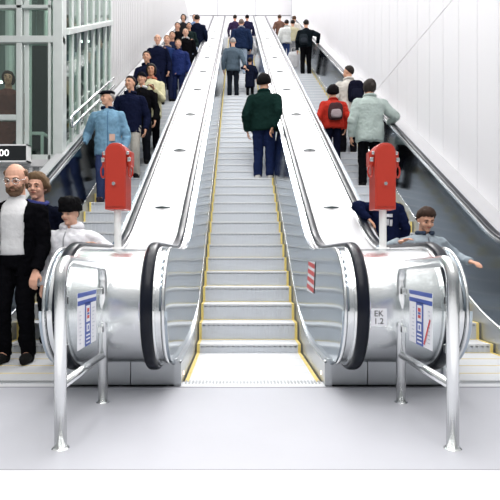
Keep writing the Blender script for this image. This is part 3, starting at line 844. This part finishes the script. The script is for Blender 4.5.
    if beard:
        c=MB(); c.ell(hp(0,-.060,-.094),(.046*k,.040*k,.030*k),HR); c.tube([hp(-.050,-.058,-.058),hp(-.030,-.088,-.064),hp(0,-.102,-.044),hp(.030,-.088,-.064),hp(.050,-.058,-.058)],.009*k,8)
        for s in (1,-1): c.cone(hp(s*.058,-.030,-.04),.012*k,hp(s*.045,-.058,-.08),.018*k)
        link('beard', voxel(c,.006,1,.003,60,sd), hairm(beard), body, True)
    if glasses:
        c=MB()
        for s in (1,-1):
            c.tube([hp(s*.033+.024*math.cos(a),-.104+.006*abs(s*.033+.024*math.cos(a))/.03*.5,.000+.019*math.sin(a)) for a in [2*PI*i/16 for i in range(16)]],.0022*k,6,closed=True)
            c.tube([hp(s*.057,-.100,.006),hp(s*.078,-.02,.008),hp(s*.080,.012,.004)],.002*k,6)
        c.tube([hp(-.010,-.106,.004),hp(.010,-.106,.004)],.002*k,6)
        link('glasses', c.mesh('glasses'), M['chrome'], body, True)
    return body

def at_px(x, ytop, h, Yf=None):
    """step under someone whose head top shows at (x, ytop): X, Y of the step middle, step height, height"""
    Y=Yf or F*(3.725-h)/(ytop+43)
    k=max(1,round((Y-.12-5.56)/PITCH+3)); Y=stepY(k)+.16; Z=stepZ(k)
    if Y<5.1 and Yf: pass
    hh=CZ+(PY-ytop)*Y/F-Z
    return (x-PX)*Y/F, Y, Z, hh
LG='people on the left escalator'; MG='people on the middle escalator'; RG='people on the right escalator'
def rider(label,x,ytop,h,g,rz=0.,X=None,dk=0,Yf=None,**kw):
    Xa,Y,Z,hh=at_px(x,ytop,h,Yf)
    if X is not None: Xa=X
    for key,s in (('la',1),('ra',-1)):
        if key in kw and kw[key] is not None and len(kw[key])==3 and kw[key][0]=='px':
            kw[key]=((kw[key][1]-PX)*Y/F, Y-.25, CZ+(PY-kw[key][2])*(Y-.25)/F)
    p=person(label,Xa,Y,Z,hh,rz,group=g,**kw)
    return p,Xa,Y,Z,hh
def hrz(Y): return nose(Y)+.905+.04

NAVY=(.012,.016,.045); BLACK=(.008,.008,.010); BROWN=(.10,.055,.03); DKB=(.02,.013,.010)
# front three on the left
person('bald bearded man with glasses in black jacket over a white shirt, looking down',-1.93,4.54,0.003,1.73,0.05,skin=(.74,.46,.36),hair=('bald',(.22,.13,.08)),top=(.006,.006,.008),hem=.44,bulk=1.12,legs=(.007,.007,.009),
       pitch=.30,near=True,open_w=.105,shirt=(.86,.86,.87),beard=(.20,.12,.075),glasses=True,hf=1.15,group=LG,la=(-1.70,4.38,.80))
rider('woman with short brown hair and blue scarf in a dark coat, behind the bald man',37,175,1.58,LG,X=-1.98,skin=(.74,.46,.37),hair=('fluffy',(.20,.125,.07)),top=(.008,.010,.022),hem=.30,bulk=1.12,scarf=(.05,.06,.22),near=True,pitch=.05,hf=1.12)
person('child in white padded jacket and black fur hat, hand on the handrail',-1.475,4.60,0.003,1.40,0.0,skin=(.76,.50,.40),hair=('crop',(.05,.03,.02)),hat=('fur',(.006,.006,.007)),top=(.84,.84,.88),hem=.40,bulk=1.30,
       yaw=-.30,pitch=.12,near=True,la=(-1.205,4.47,1.02),hood=True,zipper=((.35,.36,.38),-.02),collar=(.80,.80,.84),group=LG,legs=(.02,.02,.03),hf=1.05,curl=.5)
# right front pair
person('brown haired boy in grey blue jacket, head bowed, beside the steel newel',1.665,4.62,0.003,1.345,0.05,skin=(.66,.40,.30),hair=('mop',(.055,.03,.02)),top=(.36,.42,.47),hem=.45,bulk=1.12,
       pitch=.38,near=True,ra=(1.42,4.52,1.05),la=(2.03,4.50,.88),collar=(.05,.07,.11),group=RG,zipper=((.2,.22,.25),0.),legs=(.03,.035,.06),curl=.5,lean=.06)
hb=rider('person in navy sweatshirt with white markings, head hidden behind the red box',386,180,1.30,RG,rz=PI,X=1.63,Yf=5.75,hair=('short',DKB),top=(.012,.018,.06),hem=.46,bulk=1.1,la=(1.40,5.50,1.32),face=False,collar=NAVY)
# left escalator going up the slope
rider('elderly man in light blue jacket and dark flat cap, hand on the handrail',109,91,1.66,LG,X=-2.00,skin=SKIN2,hair=('bald',(.45,.42,.40)),hat=('flat',(.012,.013,.02)),top=(.20,.37,.52),hem=.42,bulk=1.12,yaw=-.85,
      ra=(-2.36,8.0,2.66),collar=(.015,.03,.08),legs=(.04,.06,.15),near=False,vx=.009,zipper=((.07,.18,.32),.03),shoes=(.06,.05,.07))
rider('dark haired man in navy jacket standing behind the blue jacketed man',119,77,1.72,LG,X=-1.83,hair=('short',DKB),top=NAVY,hem=.45,bulk=1.08,yaw=-.35,collar=(.02,.025,.06),legs=(.50,.47,.42),vx=.009,Yf=8.75)
rider('person in dark cap and black coat with white collar, beside the cream jacket',131,73,1.70,LG,X=-1.74,hair=('short',DKB),hat=('knit',(.012,.012,.016)),top=BLACK,hem=.33,collar=(.75,.75,.75),yaw=-.2,Yf=9.35)
cw=rider('dark haired woman in cream yellow jacket holding a black bag',147,65,1.66,LG,X=-1.66,skin=(.55,.30,.20),hair=('bob',DKB),top=(.72,.68,.44),hem=.40,bulk=1.06,collar=(.60,.20,.13),legs=BLACK,la=('px',156,89),ra=('px',146,93),Yf=9.95)
rider('dark haired rider in navy with arms folded, below the balding man',151,52,1.66,LG,X=-1.95,hair=('short',DKB),top=(.015,.018,.05),hem=.44,collar=NAVY,legs=(.5,.5,.5))
rider('balding man in navy jacket, tall beside the white wall',153,35,1.75,LG,X=-2.02,skin=SKIN2,hair=('bald',(.25,.2,.16)),top=NAVY,hem=.45,bulk=1.1,collar=(.6,.6,.65),legs=NAVY,pitch=.1)
rider('fair haired rider in bright blue jacket beside the balding man',166,36,1.65,LG,X=-1.82,skin=SKIN2,hair=('short',(.28,.15,.07)),top=(.018,.042,.15),hem=.45,collar=(.45,.35,.3),legs=(.03,.04,.10),Yf=13.45,ra=('px',164,52))
rider('youngster in blue anorak and dark jeans standing beside the metal deck',178,40,1.55,LG,X=-1.53,skin=SKIN2,hair=('short',(.20,.12,.07)),top=(.016,.030,.13),hem=.42,bulk=1.15,collar=NAVY,legs=(.02,.03,.10))
rider('brown haired rider behind the blue anorak youngster',173,32,1.60,LG,X=-1.83,hair=('short',BROWN),top=(.02,.03,.07),hem=.45,legs=NAVY,Yf=14.7)
rider('fair headed man with pale collar in black coat behind the youngster',185,29,1.68,LG,X=-1.48,skin=SKIN2,hair=('crop',(.42,.32,.24)),top=BLACK,hem=.34,bulk=1.12,collar=(.8,.8,.8),legs=BLACK,Yf=14.9)
rider('small child in pale blue clothes against the deck edge',195,39,1.15,LG,X=-1.40,skin=SKIN2,hair=('short',(.06,.04,.03)),top=(.42,.50,.66),hem=.42,legs=(.25,.25,.32),Yf=16.0)
rider('dark haired rider in black, second row from the top of the crowd',179,23,1.65,LG,X=-1.88,hair=('short',DKB),top=BLACK,legs=BLACK,Yf=16.4)
rider('dark haired rider in dark green jacket beside the rider in black',186,23,1.65,LG,X=-1.57,hair=('short',DKB),top=(.02,.035,.035),legs=BLACK,Yf=16.9)
rider('woman with long dark hair near the top of the crowd',184,15,1.65,LG,X=-1.93,hair=('bob',(.03,.022,.018)),top=(.03,.03,.035),legs=BLACK,Yf=18.6,skin=SKIN2)
rider('rider in pale blue jacket near the top of the crowd',194,15,1.68,LG,X=-1.58,skin=SKIN2,hair=('short',(.15,.1,.07)),top=(.20,.32,.55),legs=NAVY,Yf=19.2,hem=.44)
rider('person in dark navy coat with their back turned against the deck',202,15,1.82,LG,rz=PI,X=-1.35,hair=('short',DKB),top=(.010,.014,.035),hem=.36,bulk=1.15,legs=NAVY,Yf=17.5,face=False)
# middle escalator
g1=rider('man in dark green jacket and blue jeans seen from behind, halfway up',264,75,1.75,MG,rz=PI-.12,Yf=8.95,hair=('fluffy',(.010,.009,.010)),top=(.012,.036,.031),hem=.46,bulk=1.22,legs=(.018,.030,.095),shoes=(.62,.60,.58),face=False,yaw=-.25,pitch=.15,vx=.009,hf=1.08,collar=(.012,.045,.04),legw=1.12,ra=(.60,8.75,3.10))
rider('elderly grey haired man in slate blue jacket holding a child by the hand',233,38,1.52,MG,rz=PI,skin=SKIN2,hair=('crop',(.50,.46,.43)),top=(.10,.14,.18),hem=.44,bulk=1.12,legs=(.02,.025,.035),face=False,ra=('px',246,69),pitch=.15)
rider('small child in dark coat and black cap beside the grey haired man',250,58,.97,MG,rz=PI,hair=('short',DKB),hat=('knit',BLACK),top=(.015,.020,.045),hem=.26,bulk=1.15,legs=BLACK,face=False,la=('px',246,69))
rider('man in navy jacket and pale jeans above the grey haired man',242,19,1.75,MG,rz=PI,X=.14,hair=('crop',(.22,.16,.13)),top=(.022,.040,.10),hem=.46,bulk=1.25,legs=(.45,.55,.68),face=False,collar=(.35,.38,.45))
fb=rider('child in white jacket and blue jeans next to the navy jacketed man',254,33,1.25,MG,rz=PI,X=.40,hair=('short',DKB),top=(.80,.80,.82),hem=.46,legs=(.04,.07,.20),face=False)
rider('topmost rider of the middle escalator, in dark purple, nearer the crowd',238,15,1.5,MG,rz=PI,X=-.08,hair=('short',DKB),top=(.06,.04,.10),face=False,Yf=20.0)
rider('topmost rider of the middle escalator, in dark purple with black hair',250,15,1.5,MG,rz=PI,X=.40,hair=('short',BLACK),top=(.03,.03,.08),face=False,Yf=20.3)
# right escalator
rj=rider('person in red jacket with bushy black hair and a small backpack',333,86,1.40,RG,rz=PI,hair=('fluffy',(.010,.008,.010)),top=(.52,.035,.022),hem=.46,bulk=1.28,legs=(.012,.014,.035),face=False,collar=(.45,.03,.02),vx=.009,hf=1.18)
cj=rider('dark haired person in cream jacket with dark backpack, looking sideways',349,66,1.62,RG,rz=PI,X=2.16,hair=('short',(.03,.022,.02)),top=(.70,.67,.62),hem=.46,bulk=1.1,legs=(.012,.012,.016),face=True,yaw=.9,collar=(.65,.62,.58))
pj=rider('woman with dark ponytail in long pale green coat, back turned',371,80,1.66,RG,rz=PI,X=2.20,hair=('long',(.035,.028,.025)),top=(.46,.54,.51),hem=.42,bulk=1.24,legs=(.008,.008,.010),face=False,collar=(.42,.50,.47),vx=.009,yaw=.25,ra=(2.60,8.85,3.20))
dm=rider('man in black jacket and black trousers near the top, hand on the handrail',307,20,1.71,RG,rz=PI,X=2.22,hair=('short',DKB),top=(.012,.018,.024),hem=.50,bulk=1.1,legs=BLACK,face=False,ra=(2.60,16.7,7.80))
rider('person in white striped jacket and blue jeans near the top',285,20,1.48,RG,rz=PI,X=1.76,hair=('short',DKB),top=(.76,.78,.76),hem=.46,bulk=1.2,legs=(.03,.06,.18),face=False,collar=(.5,.52,.5))
rider('person in cream waistcoat between the striped jacket and the black jacket',293,20,1.58,RG,rz=PI,X=1.98,hair=('short',DKB),top=(.62,.58,.40),hem=.50,legs=(.35,.36,.38),face=False,Yf=18.4)
rider('tall person in white top just ahead of the man in black',298,16,1.70,RG,rz=PI,X=2.16,hair=('short',BROWN),top=(.80,.76,.70),hem=.48,legs=(.03,.03,.04),face=False,Yf=19.6)
rider('topmost rider of the right escalator in a brown coat',281,15,1.60,RG,rz=PI,X=1.70,hair=('short',BROWN),top=(.20,.11,.08),hem=.35,face=False,Yf=20.6)
# figure behind the glass
person('figure in reddish brown coat standing behind the glass of the enclosure',-3.97,9.0,2.3,1.82,.3,hair=('bob',(.06,.03,.025)),top=(.20,.07,.06),hem=.25,bulk=1.2,group='people behind the glass',legs=(.05,.03,.03))

# ------------------------------------------------------------------ bags
def backpack(lbl,X,Y,Z,w,d,h_,col,pock,strap=None):
    r=empty('backpack',(X,Y,Z)); tag(r,lbl,'backpack')
    def rb(w,d,h_,z0,y0):
        m=MB(); R=[]
        for z,s in ((0,.72),(.06,.92),(.25,1.),(.6,1.),(.85,.90),(.96,.72),(1,.45)):
            R.append([(w/2*s*(abs(math.cos(a))**.6)*(1 if math.cos(a)>0 else -1), y0-d/2+d/2*s*(abs(math.sin(a))**.6)*(1 if math.sin(a)>0 else -1), z0+h_*z) for a in [2*PI*j/24+.001 for j in range(24)]])
        m.rings(R); return m
    link('bag_body',voxel(rb(w,d,h_,0,0),.010,2,.006,14,w*9),cloth(col,.7),r,True)
    link('front_pocket',voxel(rb(w*.72,d*.5,h_*.48,h_*.08,-d*.80),.009,2,.004,16,w*5),cloth(pock,.7),r,True)
    for s in (-1,1):
        m=MB(); m.tube([(s*w*.28,0,h_*.95),(s*w*.42,.10,h_*1.02),(s*w*.45,.20,h_*.95)],[.016,.018,.016],8); link('shoulder_strap',m.mesh('s'),cloth(strap or col,.7),r,True)
    return r
_,X,Y,Z,hh=rj
backpack('small grey and maroon backpack on the red jacket',X+.01,Y-.13,Z+hh*.545,.26,.13,.30,(.10,.05,.055),(.42,.34,.36),(.25,.05,.05))
_,X,Y,Z,hh=cj
backpack('dark navy backpack worn on the cream jacket',X+.10,Y-.115,Z+hh*.56,.30,.16,.40,(.012,.013,.03),(.018,.02,.04))
_,X,Y,Z,hh=dm
backpack('dark grey bag on the back of the man in black',X-.10,Y-.115,Z+hh*.52,.28,.14,.32,(.03,.04,.05),(.05,.06,.075))
_,X,Y,Z,hh=fb
backpack('black backpack on the child in white jacket',X-.02,Y-.085,Z+hh*.52,.24,.13,.26,(.012,.012,.016),(.03,.03,.035))
_,X,Y,Z,hh=cw
bg=empty('shoulder_bag',(X+.02,Y-.22,Z+hh*.52)); tag(bg,'black bag held in front of the cream yellow jacket','bag')
m=MB(); m.rings([[(a*math.cos(t),.06*b_*math.sin(t),z) for t in [2*PI*j/20 for j in range(20)]] for z,a,b_ in ((0,.10,.8),(.04,.14,1),(.2,.14,.9),(.27,.11,.6))]); link('bag_body',voxel(m,.01,2,.006,12),cloth((.02,.014,.014),.5),bg,True)
link('carry_strap',MB().tube([(-.09,0,.24),(-.05,.02,.38),(.05,.02,.38),(.09,0,.24)],.009,8).mesh('h'),cloth((.12,.05,.04),.5),bg,True)
# white carrier bag near the top of the right escalator
_,Xb,Yb,Zb,_2=dm
cb=empty('carrier_bag',(1.90,17.35,stepZ(round((17.35-5.56)/PITCH+3)-1)+.18)); tag(cb,'white carrier bag hanging beside the striped jacket','bag')
m=MB(); m.rings([[(a*math.cos(t),.07*b_*math.sin(t),z) for t in [2*PI*j/16 for j in range(16)]] for z,a,b_ in ((0,.14,.8),(.05,.19,1),(.4,.20,1),(.52,.15,.5))]); link('bag_body',voxel(m,.014,1,.012,9),cloth((.82,.82,.84),.5),cb,True)
link('carry_strap',MB().tube([(-.10,0,.50),(-.05,0,.66),(.05,0,.66),(.10,0,.50)],.01,8).mesh('h'),cloth((.8,.8,.8),.5),cb,True)
# white print on the navy sweatshirt
pb,X,Y,Z,hh=hb
m=MB()
jk=[c for c in pb.children if c.name.startswith('jacket')][0]
bv=BVHTree.FromPolygons([v.co.copy() for v in jk.data.vertices],[list(p.vertices) for p in jk.data.polygons])
def patch(x0,x1,z0,z1):
    n=5; vs=[];fs=[]
    for i in range(n+1):
        for j_ in range(n+1):
            x=x0+(x1-x0)*i/n; z=z0+(z1-z0)*j_/n
            hit=bv.ray_cast(Vector((x,1,z)),Vector((0,-1,0)))[0]; vs.append((x,(hit.y if hit else .1)+.004,z))
    for i in range(n):
        for j_ in range(n): fs.append((i*(n+1)+j_,(i+1)*(n+1)+j_,(i+1)*(n+1)+j_+1,i*(n+1)+j_+1))
    m.add(vs,fs)
for a in ((-.05,-.02,.62,.67),(-.012,.02,.625,.675),(-.05,.02,.69,.715),(.05,.08,.64,.68)): patch(a[0],a[1],a[2]*hh,a[3]*hh)
obj('white_print',m,cloth((.8,.8,.85)),pb)
# pale badge on the light blue jacket
for o in list(COL.objects):
    if o.get('label','').startswith('elderly man in light blue'):
        jk=[c for c in o.children if c.name.startswith('jacket')][0]
        bv=BVHTree.FromPolygons([v.co.copy() for v in jk.data.vertices],[list(p.vertices) for p in jk.data.polygons])
        m=MB(); hx=.10; hz=.99
        q=[bv.ray_cast(Vector((x,-1,z)),Vector((0,1,0)))[0] for x,z in ((hx-.04,hz-.05),(hx+.04,hz-.05),(hx+.04,hz+.05),(hx-.04,hz+.05))]
        if all(q): 
            y=min(v.y for v in q)-.006; m.box(hx-.042,hx+.042,y-.004,y+.008,hz-.052,hz+.052)
            obj('paper_badge',m,cloth((.80,.52,.42),.5),o)

# ------------------------------------------------------------------ light
W=bpy.data.worlds.new('hall_daylight'); SC.world=W; W.use_nodes=True; nt=W.node_tree
bg=nt.nodes['Background']; tc=nt.nodes.new('ShaderNodeTexCoord'); sx_=nt.nodes.new('ShaderNodeSeparateXYZ'); rp=nt.nodes.new('ShaderNodeValToRGB')
nt.links.new(tc.outputs['Generated'],sx_.inputs[0]); nt.links.new(sx_.outputs['Z'],rp.inputs[0]); nt.links.new(rp.outputs[0],bg.inputs['Color'])
rp.color_ramp.elements[0].position=.0; rp.color_ramp.elements[0].color=(.22,.24,.25,1)
rp.color_ramp.elements[1].position=.55; rp.color_ramp.elements[1].color=(1,1,1,1)
e=rp.color_ramp.elements.new(.12); e.color=(.45,.48,.50,1)
bg.inputs['Strength'].default_value=.62
def lamp(x,y,z,sx,sy,pw,col=(1,.985,.97),rot=(0,0,0)):
    l=bpy.data.lights.new('ceiling_or_fill_lamp','AREA'); l.shape='RECTANGLE'; l.size=sx; l.size_y=sy; l.energy=pw; l.color=col
    o=bpy.data.objects.new('ceiling_or_fill_lamp',l); COL.objects.link(o); o.location=(x,y,z); o.rotation_euler=rot; return o
# rows of ceiling strip lights following the slope
for i in range(14):
    y=-2.5+2.0*i
    lamp(0,y,6.6+max(0,nose(y))*.95,5.4,.40,118)
lamp(-5,9.5,7.8,5,3,75)  # unseen fill light added to brighten the gallery behind the glass
lamp(0,25.5,24,8,2,1700)  # unseen fill light added to whiten the back wall
